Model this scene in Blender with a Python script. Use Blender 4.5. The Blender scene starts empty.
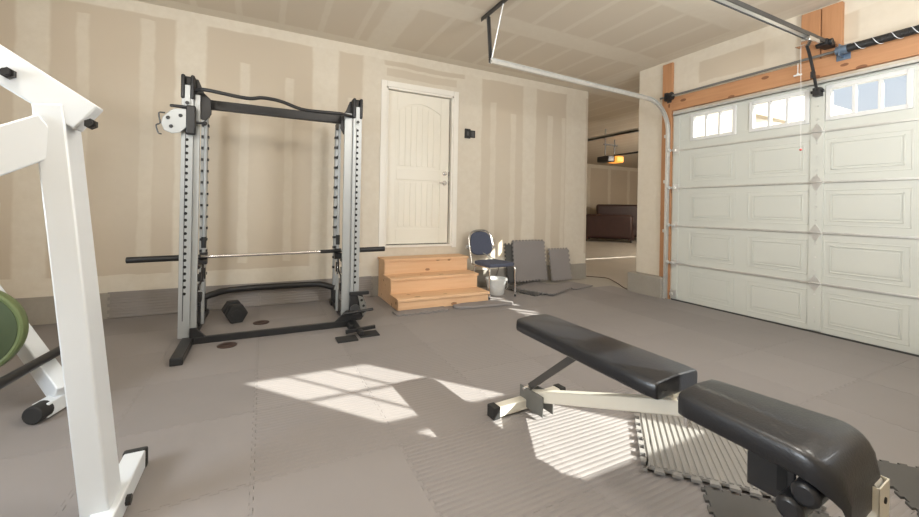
import bpy, bmesh, math, random
from mathutils import Vector, Matrix, Euler
random.seed(7)
S = bpy.context.scene
COL = S.collection
PI = math.pi

# ------------------------------------------------------------------ materials
class NT:
    """tiny helper to write node expressions"""
    def __init__(s, m):
        m.use_nodes = True
        s.t = m.node_tree; s.n = s.t.nodes; s.l = s.t.links
        s.b = s.n.get('Principled BSDF')
    def node(s, typ, **kw):
        n = s.n.new(typ)
        for k, v in kw.items(): setattr(n, k, v)
        return n
    def put(s, sock, v):
        if isinstance(v, bpy.types.NodeSocket): s.l.new(v, sock)
        else: sock.default_value = v
    def math(s, op, a, b=0.0, c=0.0, clamp=False):
        n = s.node('ShaderNodeMath', operation=op, use_clamp=clamp)
        s.put(n.inputs[0], a); s.put(n.inputs[1], b)
        if len(n.inputs) > 2: s.put(n.inputs[2], c)
        return n.outputs[0]
    def obj(s):
        g = s.node('ShaderNodeNewGeometry'); x = s.node('ShaderNodeSeparateXYZ')
        s.l.new(g.outputs['Position'], x.inputs[0]); return x.outputs, g.outputs['Position']
    def local(s):
        g = s.node('ShaderNodeTexCoord'); x = s.node('ShaderNodeSeparateXYZ')
        s.l.new(g.outputs['Object'], x.inputs[0]); return x.outputs, g.outputs['Object']
    def noise(s, vec, scale, detail=3.0, rough=.5):
        n = s.node('ShaderNodeTexNoise'); s.l.new(vec, n.inputs['Vector'])
        n.inputs['Scale'].default_value = scale; n.inputs['Detail'].default_value = detail
        n.inputs['Roughness'].default_value = rough
        return n.outputs['Fac']
    def mix(s, f, a, b):
        n = s.node('ShaderNodeMix', data_type='RGBA')
        s.put(n.inputs[0], f)
        s.put(n.inputs[6], a if isinstance(a, bpy.types.NodeSocket) else (*a, 1))
        s.put(n.inputs[7], b if isinstance(b, bpy.types.NodeSocket) else (*b, 1))
        return n.outputs[2]
    def band(s, x, c, hw, soft):
        """1 inside |x-c|<hw, falling to 0 over soft"""
        d = s.math('ABSOLUTE', s.math('SUBTRACT', x, c))
        n = s.node('ShaderNodeMapRange', interpolation_type='SMOOTHSTEP')
        s.put(n.inputs['Value'], d)
        n.inputs['From Min'].default_value = hw; n.inputs['From Max'].default_value = hw + soft
        n.inputs['To Min'].default_value = 1; n.inputs['To Max'].default_value = 0
        return n.outputs[0]
    def bump(s, h, strength=.3, dist=.01):
        n = s.node('ShaderNodeBump'); s.put(n.inputs['Height'], h)
        n.inputs['Strength'].default_value = strength; n.inputs['Distance'].default_value = dist
        s.l.new(n.outputs[0], s.b.inputs['Normal'])

def mat(name, col, rough=.5, metal=0.0, var=.08, vscale=8.0, bump=0.0, bscale=60.0, coat=0.0, spec=None):
    m = bpy.data.materials.new(name); t = NT(m)
    xyz, v = t.local()
    f = t.noise(v, vscale)
    d = tuple(c*(1-var) for c in col); e = tuple(min(1, c*(1+var)) for c in col)
    t.l.new(t.mix(f, d, e), t.b.inputs['Base Color'])
    t.b.inputs['Roughness'].default_value = rough
    t.b.inputs['Metallic'].default_value = metal
    if coat: t.b.inputs['Coat Weight'].default_value = coat
    if spec is not None: t.b.inputs['Specular IOR Level'].default_value = spec
    if bump: t.bump(t.noise(v, bscale, 4), bump, .004)
    return m

M = {}
M['white_paint'] = mat('white enamel', (.66,.70,.735), .32, 0, .03)
M['cream_paint'] = mat('cream enamel', (.72,.69,.60), .38, 0, .04)
M['silver'] = mat('silver powder coat', (.36,.375,.375), .38, .3, .06)
M['black'] = mat('black powder coat', (.014,.014,.015), .45, 0, .15)
M['rubber'] = mat('black rubber', (.018,.018,.018), .75, 0, .2, 20)
M['hole'] = mat('dark recess', (.01,.01,.01), .9)
M['chrome'] = mat('chrome', (.72,.72,.72), .18, 1, .03)
M['galv'] = mat('galvanised steel', (.66,.66,.64), .30, .65, .15, 25)
M['dark_steel'] = mat('dark oiled steel', (.10,.10,.10), .4, .7, .2)
M['vinyl'] = mat('black upholstery vinyl', (.011,.012,.015), .36, 0, .1, 12, .2, 130, coat=.2)
M['strut'] = mat('dark grey steel bar', (.075,.07,.065), .5, .1, .1)
M['grey_plate'] = mat('grey steel plate', (.16,.16,.15), .5, .2, .1)
M['green'] = mat('green coated iron', (.12,.155,.065), .42, 0, .15, 10, .15, 60)
M['green_dark'] = mat('dark green rubber', (.045,.065,.028), .55, 0, .15)
M['navy'] = mat('navy woven fabric', (.075,.085,.125), .9, 0, .25, 90, .4, 200)
M['bucket'] = mat('white plastic', (.62,.62,.60), .4, 0, .05)
M['leather'] = mat('dark brown leather', (.050,.022,.018), .45, 0, .25, 6, .3, 40)
M['cord'] = mat('brown rubber cord', (.08,.045,.03), .6)
M['door_white'] = mat('cream painted door', (.78,.74,.64), .42, 0, .02)
M['trim_white'] = mat('primed trim', (.80,.77,.70), .5, 0, .03)
M['garage_white'] = mat('white steel garage panel', (.56,.575,.53), .42, 0, .025, 3, .05, 300)
M['frame_white'] = mat('white window frame', (.66,.67,.66), .4, 0, .02)
M['disc'] = mat('dark maroon steel disc', (.06,.035,.03), .5, .3, .3, 40)
M['blue_steel'] = mat('blue grey bracket', (.16,.22,.30), .4, .6, .2)
M['red'] = mat('red plastic', (.5,.05,.04), .4)
M['siding'] = None

def concrete(name, a, b):
    m = bpy.data.materials.new(name); t = NT(m); xyz, v = t.obj()
    f = t.math('ADD', t.math('MULTIPLY', t.noise(v, 2.2, 6, .6), .7), t.math('MULTIPLY', t.noise(v, 30, 5, .7), .3))
    t.l.new(t.mix(f, a, b), t.b.inputs['Base Color']); t.b.inputs['Roughness'].default_value = .8
    t.bump(t.noise(v, 70, 4), .3, .004); return m
M['concrete'] = concrete('concrete', (.22,.20,.17), (.40,.37,.32))
M['slab'] = concrete('concrete slab', (.34,.31,.265), (.46,.42,.36))

def wood(name, a, b, axis=0, knots=True):
    m = bpy.data.materials.new(name); t = NT(m); xyz, v = t.local()
    mp = t.node('ShaderNodeMapping'); t.l.new(v, mp.inputs[0])
    sc = [28, 28, 28]; sc[axis] = 2.0; mp.inputs['Scale'].default_value = sc
    g = t.noise(mp.outputs[0], 1.0, 6, .6)
    col = t.mix(g, a, b)
    if knots:
        mk = t.node('ShaderNodeMapping'); t.l.new(v, mk.inputs[0])
        s2 = [7.5, 7.5, 7.5]; s2[axis] = 3.6; mk.inputs['Scale'].default_value = s2
        vo = t.node('ShaderNodeTexVoronoi'); t.l.new(mk.outputs[0], vo.inputs['Vector']); vo.inputs['Scale'].default_value = 1.0
        k = t.math('LESS_THAN', vo.outputs['Distance'], .14)
        col = t.mix(t.math('MULTIPLY', k, .75), col, (a[0]*.35, a[1]*.25, a[2]*.2))
    t.l.new(col, t.b.inputs['Base Color']); t.b.inputs['Roughness'].default_value = .6
    t.bump(g, .15, .003); return m
M['pine'] = wood('pine boards', (.62,.36,.19), (.80,.55,.34), 0)
M['fir_z'] = wood('rough fir upright', (.34,.15,.065), (.57,.31,.155), 2, True)
M['fir_y'] = wood('rough fir header', (.35,.155,.07), (.58,.32,.16), 1, True)

TAN = (.545,.470,.370); MUD = (.655,.60,.50); PALE = (.71,.66,.565)
def drywall(name, kind):
    m = bpy.data.materials.new(name); t = NT(m); xyz, v = t.obj()
    X, Y, Z = xyz[0], xyz[1], xyz[2]
    n1 = t.math('MULTIPLY', t.math('SUBTRACT', t.noise(v, 2.2, 3, .5), .5), .05)
    n2 = t.math('MULTIPLY', t.math('SUBTRACT', t.noise(v, 9, 3, .5), .5), .02)
    wob = t.math('ADD', n1, n2)
    acc = None
    def add(sock, w=1.0):
        nonlocal acc
        s_ = t.math('MULTIPLY', sock, w)
        acc = s_ if acc is None else t.math('MAXIMUM', acc, s_)
    if kind == 'back':
        x = t.math('ADD', X, wob); z = t.math('ADD', Z, wob)
        for c, hw, w in ((-1.91,.10,.9), (-.70,.12,.95), (.65,.13,.9), (1.23,.12,.75), (2.68,.13,.85), (3.68,.11,.8), (4.63,.20,.9)):
            add(t.band(x, c, hw, .035), w)
        for c, hw, z0, z1 in ((-1.56,.03,.7,2.95), (-1.07,.045,.6,3.0), (-.20,.035,.5,2.72), (.25,.03,.5,2.62), (.96,.025,.5,2.5),
                              (3.02,.035,.4,2.72), (3.38,.035,.4,2.6), (4.08,.04,.4,2.65), (4.36,.025,.4,2.65)):
            zz = t.math('MULTIPLY', t.math('GREATER_THAN', z, z0), t.math('LESS_THAN', z, z1))
            add(t.math('MULTIPLY', t.band(x, c, hw, .03), zz), .65)
        add(t.band(z, 3.13, .075, .02), 1.0)                       # mudded corner at the ceiling
        add(t.math('LESS_THAN', z, .43), .9)                        # mudded bottom edge over the stem wall
        dx = t.band(x, 1.87, .74, .03); dz = t.math('LESS_THAN', z, 2.98)
        hole = t.math('MULTIPLY', dx, dz); add(hole, .85)
        ov = t.math('MULTIPLY', t.band(x, 1.90, .50, .01), t.band(z, 2.895, .045, .01))
        add(t.math('MULTIPLY', t.band(z, 1.62, .5, .5), .25), 1)
    elif kind == 'right':
        y = t.math('ADD', Y, wob); z = t.math('ADD', Z, wob)
        add(t.band(z, 3.13, .10, .02), .9)
        add(t.band(y, 3.86, .06, .03), .7); add(t.band(y, 3.20, .16, .03), .8); add(t.band(y, 2.15, .16, .03), .7)
        add(t.band(y, 1.25, .30, .03), .7); add(t.band(z, 2.68, .07, .02), .8); add(t.band(y, 3.66, .20, .03), .75)
    elif kind == 'ceil':
        x = t.math('ADD', X, wob); y = t.math('ADD', Y, wob)
        add(t.band(y, 3.60, .13, .04), .85); add(t.band(y, 2.38, .13, .04), .8); add(t.band(y, 4.90, .10, .03), .9)
        add(t.band(t.math('ADD', X, n1), 4.80, .12, .05), .8)
        fx = t.math('SUBTRACT', t.math('PINGPONG', t.math('ADD', t.math('ADD', X, n2), 10.0), .203), 0.0)
        add(t.band(fx, 0.0, .022, .018), .62)
        add(t.band(x, 1.25, .13, .04), .8); 
    else:
        x = t.math('ADD', X, wob); y = t.math('ADD', Y, wob); z = t.math('ADD', Z, wob)
        fx = t.math('PINGPONG', t.math('ADD', x, t.math('ADD', y, 20.0)), .61)
        add(t.band(fx, 0.0, .07, .03), .85); add(t.band(Z, 3.1, .08, .03), .9)
    big = t.noise(v, 1.1, 4, .5); fine = t.noise(v, 14, 4, .6)
    base = t.mix(big, tuple(c*.94 for c in TAN), tuple(c*1.06 for c in TAN))
    mud = t.mix(fine, MUD, PALE)
    fac = t.math('MULTIPLY', acc, t.math('ADD', .60, t.math('MULTIPLY', fine, .45)), clamp=True)
    col = t.mix(fac, base, mud)
    if kind == 'ceil': col = t.mix(.35, col, (.68,.62,.52))
    if kind == 'back': col = t.mix(t.math('MULTIPLY', ov, .85), col, tuple(c*1.02 for c in TAN))
    t.l.new(col, t.b.inputs['Base Color']); t.b.inputs['Roughness'].default_value = .88
    t.bump(t.noise(v, 45, 3), .12, .003)
    return m
M['dw_back'] = drywall('taped drywall facing the room', 'back')
M['dw_right'] = drywall('taped drywall beside the garage door', 'right')
M['dw_ceil'] = drywall('taped ceiling drywall', 'ceil')
M['dw_any'] = drywall('taped drywall', 'any')

def foam(name, col, ribs=0.0, axis=1, pitch=.028):
    m = bpy.data.materials.new(name); t = NT(m); xyz, v = t.local()
    oi = t.node('ShaderNodeObjectInfo')
    g, gp = t.obj()
    n = t.math('ADD', t.math('MULTIPLY', t.noise(gp, 1.6, 5, .6), .6), t.math('MULTIPLY', oi.outputs['Random'], .4))
    c = t.mix(n, tuple(k*.86 for k in col), tuple(k*1.12 for k in col))
    fine = t.noise(v, 160, 3, .6)
    h = t.math('MULTIPLY', fine, .25)
    if ribs:
        w = t.math('ABSOLUTE', t.math('SINE', t.math('MULTIPLY', xyz[axis], PI/pitch)))
        h = t.math('ADD', h, t.math('MULTIPLY', w, 1.0*ribs))
    t.l.new(c, t.b.inputs['Base Color']); t.b.inputs['Roughness'].default_value = .62
    t.b.inputs['Specular IOR Level'].default_value = .4
    t.bump(h, .7 if ribs else .3, .004); return m
GREY = (.245,.226,.219)
M['foam'] = foam('grey foam', GREY)
M['foam_rib'] = foam('ribbed grey foam', GREY, 1.0, 1)
M['foam_rib_fine'] = foam('finely ribbed grey foam', GREY, .5, 1)
M['foam_light'] = foam('light grey ribbed foam', (.26,.25,.235), 0, 1)
M['foam_dark'] = foam('charcoal foam', (.085,.082,.078))
M['foam_wall'] = foam('ribbed grey foam upright', (.25,.225,.205), .9, 2)

def glassmat():
    m = bpy.data.materials.new('window glass'); t = NT(m)
    t.n.remove(t.b)
    tr = t.node('ShaderNodeBsdfTransparent'); tr.inputs[0].default_value = (.95,.97,.97,1)
    gl = t.node('ShaderNodeBsdfGlossy'); gl.inputs['Roughness'].default_value = .03
    mx = t.node('ShaderNodeMixShader'); mx.inputs[0].default_value = .05
    t.l.new(tr.outputs[0], mx.inputs[1]); t.l.new(gl.outputs[0], mx.inputs[2])
    out = [n for n in t.n if n.type == 'OUTPUT_MATERIAL'][0]; t.l.new(mx.outputs[0], out.inputs[0])
    return m
M['glass'] = glassmat()
def emis(name, col, s):
    m = bpy.data.materials.new(name); t = NT(m)
    t.b.inputs['Base Color'].default_value = (*col, 1); t.b.inputs['Emission Color'].default_value = (*col, 1)
    t.b.inputs['Emission Strength'].default_value = s; return m
M['lamp_orange'] = emis('glowing amber lamp lens', (1,.36,.06), .75)
M['lamp_white'] = emis('glowing diffuser', (1,.95,.86), 2.0)
def siding():
    m = bpy.data.materials.new('white lap siding'); t = NT(m); xyz, v = t.obj()
    f = t.math('FRACT', t.math('DIVIDE', xyz[2], .20))
    c = t.mix(t.math('LESS_THAN', f, .10), (.80,.81,.82), (.50,.51,.53))
    t.l.new(c, t.b.inputs['Base Color']); t.b.inputs['Roughness'].default_value = .6; return m
M['siding'] = siding()
def spring_mat():
    m = bpy.data.materials.new('black painted spring coil'); t = NT(m); xyz, v = t.local()
    f = t.math('ABSOLUTE', t.math('SINE', t.math('MULTIPLY', xyz[1], PI/.009)))
    t.b.inputs['Base Color'].default_value = (.035,.035,.035,1); t.b.inputs['Metallic'].default_value = .4
    t.b.inputs['Roughness'].default_value = .45; t.bump(f, .8, .004); return m
M['spring'] = spring_mat()

# ------------------------------------------------------------------ mesh building
class MB:
    def __init__(s): s.bm = bmesh.new()
    def box(s, a, b, mtx=None):
        """box from corner a to corner b"""
        c = [(a[i]+b[i])/2 for i in range(3)]; d = [abs(b[i]-a[i]) for i in range(3)]
        m = Matrix.Translation(c) @ Matrix.Diagonal((*d, 1))
        if mtx is not None: m = mtx @ m
        bmesh.ops.create_cube(s.bm, size=1, matrix=m); return s
    def cyl(s, p0, p1, r, r2=None, seg=20, caps=True):
        p0 = Vector(p0); p1 = Vector(p1); d = p1-p0
        q = Vector((0,0,1)).rotation_difference(d.normalized())
        m = Matrix.Translation((p0+p1)/2) @ q.to_matrix().to_4x4()
        bmesh.ops.create_cone(s.bm, cap_ends=caps, segments=seg, radius1=r, radius2=r if r2 is None else r2, depth=d.length, matrix=m)
        return s
    def bar(s, p0, p1, w, h, up=(0,0,1)):
        """rectangular bar from p0 to p1; w across, h along 'up'"""
        p0 = Vector(p0); p1 = Vector(p1); d = (p1-p0); L = d.length; d.normalize()
        u = Vector(up); sd = d.cross(u).normalized(); u2 = sd.cross(d).normalized()
        R = Matrix((sd, d, u2)).transposed().to_4x4()
        m = Matrix.Translation((p0+p1)/2) @ R @ Matrix.Diagonal((w, L, h, 1))
        bmesh.ops.create_cube(s.bm, size=1, matrix=m); return s
    def sphere(s, c, r, sc=(1,1,1), seg=16):
        m = Matrix.Translation(c) @ Matrix.Diagonal((*sc, 1))
        bmesh.ops.create_uvsphere(s.bm, u_segments=seg, v_segments=seg//2, radius=r, matrix=m); return s
    def tube(s, pts, r, seg=10, sub=0):
        pts = [Vector(p) for p in pts]
        if sub: pts = smooth_path(pts, sub)
        prev = None; n = len(pts); T0 = (pts[1]-pts[0]).normalized()
        N = T0.orthogonal().normalized(); rings = []
        for i, p in enumerate(pts):
            T = (pts[min(i+1, n-1)]-pts[max(i-1, 0)]).normalized()
            N = (N - T*N.dot(T)).normalized(); B = T.cross(N)
            rings.append([s.bm.verts.new(p + (N*math.cos(a)+B*math.sin(a))*r) for a in [2*PI*k/seg for k in range(seg)]])
        for A, Bq in zip(rings, rings[1:]):
            for k in range(seg): s.bm.faces.new((A[k], A[(k+1) % seg], Bq[(k+1) % seg], Bq[k]))
        s.bm.faces.new(rings[0][::-1]); s.bm.faces.new(rings[-1]); return s
    def prism(s, poly, axis, a, b, mtx=None):
        """extrude 2-D polygon along axis (0/1/2) from a to b; poly coords are the other two axes in order"""
        def P(u, v, w):
            c = [0,0,0]; o = [i for i in range(3) if i != axis]; c[o[0]] = u; c[o[1]] = v; c[axis] = w
            c = Vector(c); return mtx @ c if mtx is not None else c
        A = [s.bm.verts.new(P(u, v, a)) for u, v in poly]; B = [s.bm.verts.new(P(u, v, b)) for u, v in poly]
        n = len(poly)
        s.bm.faces.new(A); s.bm.faces.new(B[::-1])
        for i in range(n): s.bm.faces.new((A[i], B[i], B[(i+1) % n], A[(i+1) % n]))
        return s
    def lathe(s, prof, c=(0,0,0), seg=32, mtx=None, closed=False):
        rings = []
        for r, z in prof:
            ring = []
            for k in range(seg):
                a = 2*PI*k/seg; p = Vector((r*math.cos(a), r*math.sin(a), z))
                p = (mtx @ p) if mtx is not None else p + Vector(c)
                ring.append(s.bm.verts.new(p))
            rings.append(ring)
        for A, B in zip(rings, rings[1:]):
            for k in range(seg): s.bm.faces.new((A[k], A[(k+1) % seg], B[(k+1) % seg], B[k]))
        if closed:
            for k in range(seg): s.bm.faces.new((rings[-1][k], rings[-1][(k+1) % seg], rings[0][(k+1) % seg], rings[0][k]))
        else: s.bm.faces.new(rings[0][::-1]); s.bm.faces.new(rings[-1])
        return s
    def build(s, name, m, parent=None, bevel=0.0, smooth=False, org=None, seg=2, sub=0):
        bmesh.ops.recalc_face_normals(s.bm, faces=s.bm.faces)
        if org is None and parent is not None: org = ORG.get(parent.name)
        loc = (0,0,0)
        if org is not None:
            bmesh.ops.translate(s.bm, verts=s.bm.verts, vec=-Vector(org))
            if parent is None: loc = org
        me = bpy.data.meshes.new(name); s.bm.to_mesh(me); s.bm.free()
        o = bpy.data.objects.new(name, me); COL.objects.link(o)
        if parent is not None:
            o.parent = parent
            if parent.name in ORG: ORG[o.name] = ORG[parent.name]
        o.location = loc
        me.materials.append(m if not isinstance(m, str) else M[m])
        if bevel:
            b = o.modifiers.new('b', 'BEVEL'); b.width = bevel; b.segments = seg; b.limit_method = 'ANGLE'; b.angle_limit = math.radians(35)
        if sub:
            q = o.modifiers.new('s', 'SUBSURF'); q.levels = sub; q.render_levels = sub
        if smooth or bevel or sub:
            for p in me.polygons: p.use_smooth = True
            if not sub:
                try: me.set_sharp_from_angle(angle=math.radians(40))
                except Exception: pass
        return o
ORG = {}
def merge(o, o2):
    """put o2's faces into o's mesh, keeping its material as a second slot"""
    k = len(o.data.materials)
    bm = bmesh.new(); bm.from_mesh(o.data); n = len(bm.faces); bm.from_mesh(o2.data)
    bm.faces.ensure_lookup_table()
    for f in bm.faces[n:]: f.material_index = k
    bm.to_mesh(o.data); bm.free(); o.data.materials.append(o2.data.materials[0]); bpy.data.objects.remove(o2)
def smooth_path(pts, n):
    out = []
    P = [pts[0]*2-pts[1]] + pts + [pts[-1]*2-pts[-2]]
    for i in range(1, len(P)-2):
        for k in range(n):
            t = k/n; a, b, c, d = P[i-1], P[i], P[i+1], P[i+2]
            out.append(.5*((2*b)+(c-a)*t+(2*a-5*b+4*c-d)*t*t+(3*b-a-3*c+d)*t**3))
    out.append(pts[-1]); return out
def struct(o): o['kind'] = 'structure'; return o
def tag(o, label, cat, group=None, kind=None):
    o['label'] = label; o['category'] = cat
    if group: o['group'] = group
    if kind: o['kind'] = kind
    return o
def thing(name, label, cat, loc=(0,0,0), rz=0.0, group=None, world=True):
    o = bpy.data.objects.new(name, None); COL.objects.link(o); o.empty_display_size = .1
    o.location = loc; o.rotation_euler = (0,0,rz)
    ORG[o.name] = Vector(loc) if world else Vector((0,0,0))
    return tag(o, label, cat, group)
def sroot(name, loc=(0,0,0)):
    o = bpy.data.objects.new(name, None); COL.objects.link(o); o.location = loc; ORG[o.name] = Vector(loc)
    o['kind'] = 'structure'; return o

# ------------------------------------------------------------------ dimensions
HC = 3.163      # ceiling
YB = 4.96       # wall with the house door
XR = 4.81       # garage-door wall
YF = -.35       # wall behind the camera
XL = -2.6

# ------------------------------------------------------------------ room shell
struct(MB().box((XL-.15, YF-.1, -.12), (XR+.15, 13.2, 0)).box((XR+.15, 3.6, -.12), (16.1, 13.2, 0)).build('floor', 'slab'))
struct(MB().prism([(XL-.15,YF-.1),(XR+.15,YF-.1),(XR+.15,3.6),(16.1,3.6),(16.1,13.2),(4.75,13.2),(4.75,5.1),(XL-.15,5.1)], 2, HC, HC+.15).build('ceiling', 'dw_ceil'))
# back wall with the house door opening
DX0, DX1, DZ0, DZ1 = 1.40, 2.37, .62, 2.715
w = MB().box((XL,YB,.26),(DX0,YB+.14,HC)).box((DX1,YB,.26),(4.89,YB+.14,HC)).box((DX0,YB,DZ1),(DX1,YB+.14,HC)).box((DX0,YB,.26),(DX1,YB+.14,DZ0))
struct(w.build('wall_back', 'dw_back'))
struct(MB().box((XL,YB-.012,0),(4.90,YB+.14,.26)).build('baseboard_back', 'concrete', bevel=.006))
LW = (.6, 2.2, 1.0, 2.2)     # y0 y1 z0 z1 of the unseen window added on the left for cool light
struct(MB().box((XL-.14,YF,0),(XL,LW[0],HC)).box((XL-.14,LW[1],0),(XL,5.1,HC)).box((XL-.14,LW[0],0),(XL,LW[1],LW[2])).box((XL-.14,LW[0],LW[3]),(XL,LW[1],HC)).build('wall_left', 'dw_any'))
def added_left_window():
    r = sroot('added_window', (XL, 1.4, 1.0)); y0, y1, z0, z1 = LW; t = .04; a, b = XL-.10, XL-.04
    f = MB().box((a,y0,z0),(b,y0+t,z1)).box((a,y1-t,z0),(b,y1,z1)).box((a,y0+t,z0),(b,y1-t,z0+t)).box((a,y0+t,z1-t),(b,y1-t,z1)).box((a,(y0+y1)/2-.02,z0+t),(b,(y0+y1)/2+.02,z1-t))
    f.build('window_frame', 'frame_white', r)
    MB().box((XL-.072,y0+t,z0+t),(XL-.069,y1-t,z1-t)).build('pane', 'glass', r)
added_left_window()
# garage-door wall
GY0, GY1, GZ = .30, 3.34, 2.45
w = MB().box((XR,GY1,.285),(XR+.15,3.885,HC)).box((XR,GY0,GZ),(XR+.15,GY1,HC)).box((XR,YF,0),(XR+.15,GY0,HC)).box((XR,GY1-.0,0),(XR+.15,3.885,.285))
struct(w.build('wall_right', 'dw_right'))
struct(MB().box((4.685,3.40,0),(XR-.001,3.93,.285)).box((XR-.001,3.886,0),(XR+.15,3.93,.285)).build('baseboard_right', 'concrete', bevel=.008))
# far bay
struct(MB().box((4.75,5.1,0),(4.89,13.0,HC)).build('wall_far_left', 'dw_any'))
struct(MB().box((4.75,12.6,0),(16.1,12.75,HC)).build('wall_far_back', 'dw_any'))
struct(MB().box((15.9,3.6,0),(16.05,12.6,HC)).build('wall_far_right', 'dw_any'))
w = MB().box((4.961,3.6,0),(15.9,3.75,2.62)).box((4.961,3.6,2.80),(15.9,3.75,HC)).box((4.961,3.6,2.62),(7.2,3.75,2.80)).box((12.5,3.6,2.62),(15.9,3.75,2.80))
struct(w.build('wall_far_front', 'dw_any'))
# wall behind the camera with the sash window that lets the sun in
WX0, WX1, WZ0, WZ1 = 2.53, 3.385, 1.32, 2.74
w = MB().box((XL,YF-.06,0),(WX0,YF,HC)).box((WX1,YF-.06,0),(XR,YF,HC)).box((WX0,YF-.06,0),(WX1,YF,WZ0)).box((WX0,YF-.06,WZ1),(WX1,YF,HC))
struct(w.build('wall_front', 'dw_any'))
def sash_window():
    r = sroot('window_1', (WX0, YF, WZ0))
    f = MB(); t = .03; y0, y1 = YF-.05, YF-.01
    f.box((WX0,y0,WZ0),(WX0+t,y1,WZ1)).box((WX1-t,y0,WZ0),(WX1,y1,WZ1)).box((WX0,y0,WZ0),(WX1,y1,WZ0+t)).box((WX0,y0,WZ1-t),(WX1,y1,WZ1))
    f.box((WX0,y0,1.905),(WX1,y1,2.0)); f.build('window_frame', 'frame_white', r)
    g = MB()
    for k in (1,2):
        x = WX0+t+(WX1-WX0-2*t)*k/3; g.box((x-.008,YF-.035,2.0),(x+.008,YF-.02,WZ1-t))
    g.box((WX0+t,YF-.035,2.345),(WX1-t,YF-.02,2.365)); g.build('muntins', 'frame_white', r)
    MB().box((WX0+t,YF-.029,WZ0+t),(WX1-t,YF-.026,WZ1-t)).build('pane', 'glass', r)
sash_window()

# house door -------------------------------------------------------------
def house_door():
    r = sroot('door_1', (1.885, YB+.06, DZ0))
    y = YB+.045
    lx0, lx1, lz0, lz1 = DX0+.035, DX1-.045, DZ0+.04, DZ1-.035
    b = MB(); b.box((lx0,y+.012,lz0),(lx1,y+.05,lz1))
    # stiles and rails stand proud, the two plank panels lie deeper, the upper one under an arch
    st = .13
    b.box((lx0,y,lz0),(lx0+st,y+.02,lz1)); b.box((lx1-st,y,lz0),(lx1,y+.02,lz1))
    b.box((lx0+st,y,lz0),(lx1-st,y+.02,lz0+.20)); zm = lz0+.86
    b.box((lx0+st,y,zm),(lx1-st,y+.02,zm+.15))
    pts = [(lx0+st, lz1), (lx1-st, lz1)]
    xa, xb = lx0+st, lx1-st; za = lz1-.24
    arc = [(xb-(xb-xa)*k/16, za+.11*math.sin(PI*k/16)) for k in range(17)]
    b.prism(pts+arc, 1, y, y+.02)
    for (z0, z1) in ((lz0+.235, zm-.035), (zm+.185, za-.01)):
        n = 7; wv = (lx1-lx0-2*st-.06)/n
        for k in range(n):
            x0 = lx0+st+.03+k*wv; zt = z1 + (.085*math.sin(PI*(k+.5)/n) if z1 > zm else 0)
            b.box((x0+.006,y+.006,z0),(x0+wv-.006,y+.02,zt))
    b.build('door_leaf', 'door_white', r, bevel=.003)
    f = MB()
    f.box((DX0+.0,YB-.004,DZ0),(lx0-.004,YB+.13,DZ1)).box((lx1+.018,YB-.004,DZ0),(DX1,YB+.13,DZ1)).box((DX0,YB-.004,lz1+.008),(DX1,YB+.13,DZ1))
    f.box((DX0,YB-.02,DZ0),(DX1,YB+.13,lz0-.012))
    f.build('door_frame', 'trim_white', r, bevel=.003)
    c = MB(); cw = .07
    c.box((DX0-cw,YB-.016,DZ0-.02),(DX0+.004,YB,DZ1+cw)).box((DX1-.004,YB-.016,DZ0-.02),(DX1+cw,YB,DZ1+cw)).box((DX0+.004,YB-.016,DZ1-.004),(DX1-.004,YB,DZ1+cw))
    c.build('door_casing', 'trim_white', r, bevel=.004)
    MB().box((DX0+.01,YB+.10,DZ0),(DX1-.01,YB+.125,DZ1)).build('gap_shade', 'hole', r)  # near-black sheet behind the leaf, paints the shade in the door gaps
    k = MB(); kx = lx1-.06
    k.cyl((kx,y,1.63),(kx,y-.012,1.63),.033).cyl((kx,y-.01,1.63),(kx,y-.03,1.63),.012).box((kx-.006,y-.045,1.61),(kx+.006,y-.028,1.65)); k.build('deadbolt', 'chrome', r, smooth=True)
    k = MB(); k.cyl((kx,y,1.50),(kx,y-.012,1.50),.033).cyl((kx,y-.01,1.50),(kx,y-.05,1.50),.011).bar((kx+.01,y-.05,1.50),(kx-.10,y-.05,1.50),.014,.02); k.build('lever_handle', 'chrome', r, smooth=True)
    h = MB()
    for z in (1.63, 1.50): h.box((lx1-.001,y+.002,z-.03),(lx1+.012,y+.006,z+.03))
    h.build('strike_plate', 'dark_steel', r)
house_door()

# timber around the garage door -----------------------------------------
struct(MB().box((4.775,3.355,0),(XR+.001,3.495,3.12)).build('trim_1', 'fir_z', bevel=.004))
struct(MB().box((4.765,.05,2.475),(XR+.001,3.354,2.65)).build('trim_2', 'fir_y', bevel=.004))
struct(MB().box((4.765,1.665,2.652),(XR+.001,1.815,3.135)).box((4.765,1.823,2.652),(XR+.001,1.975,3.135)).build('trim_3', 'fir_z', bevel=.003))

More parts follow.
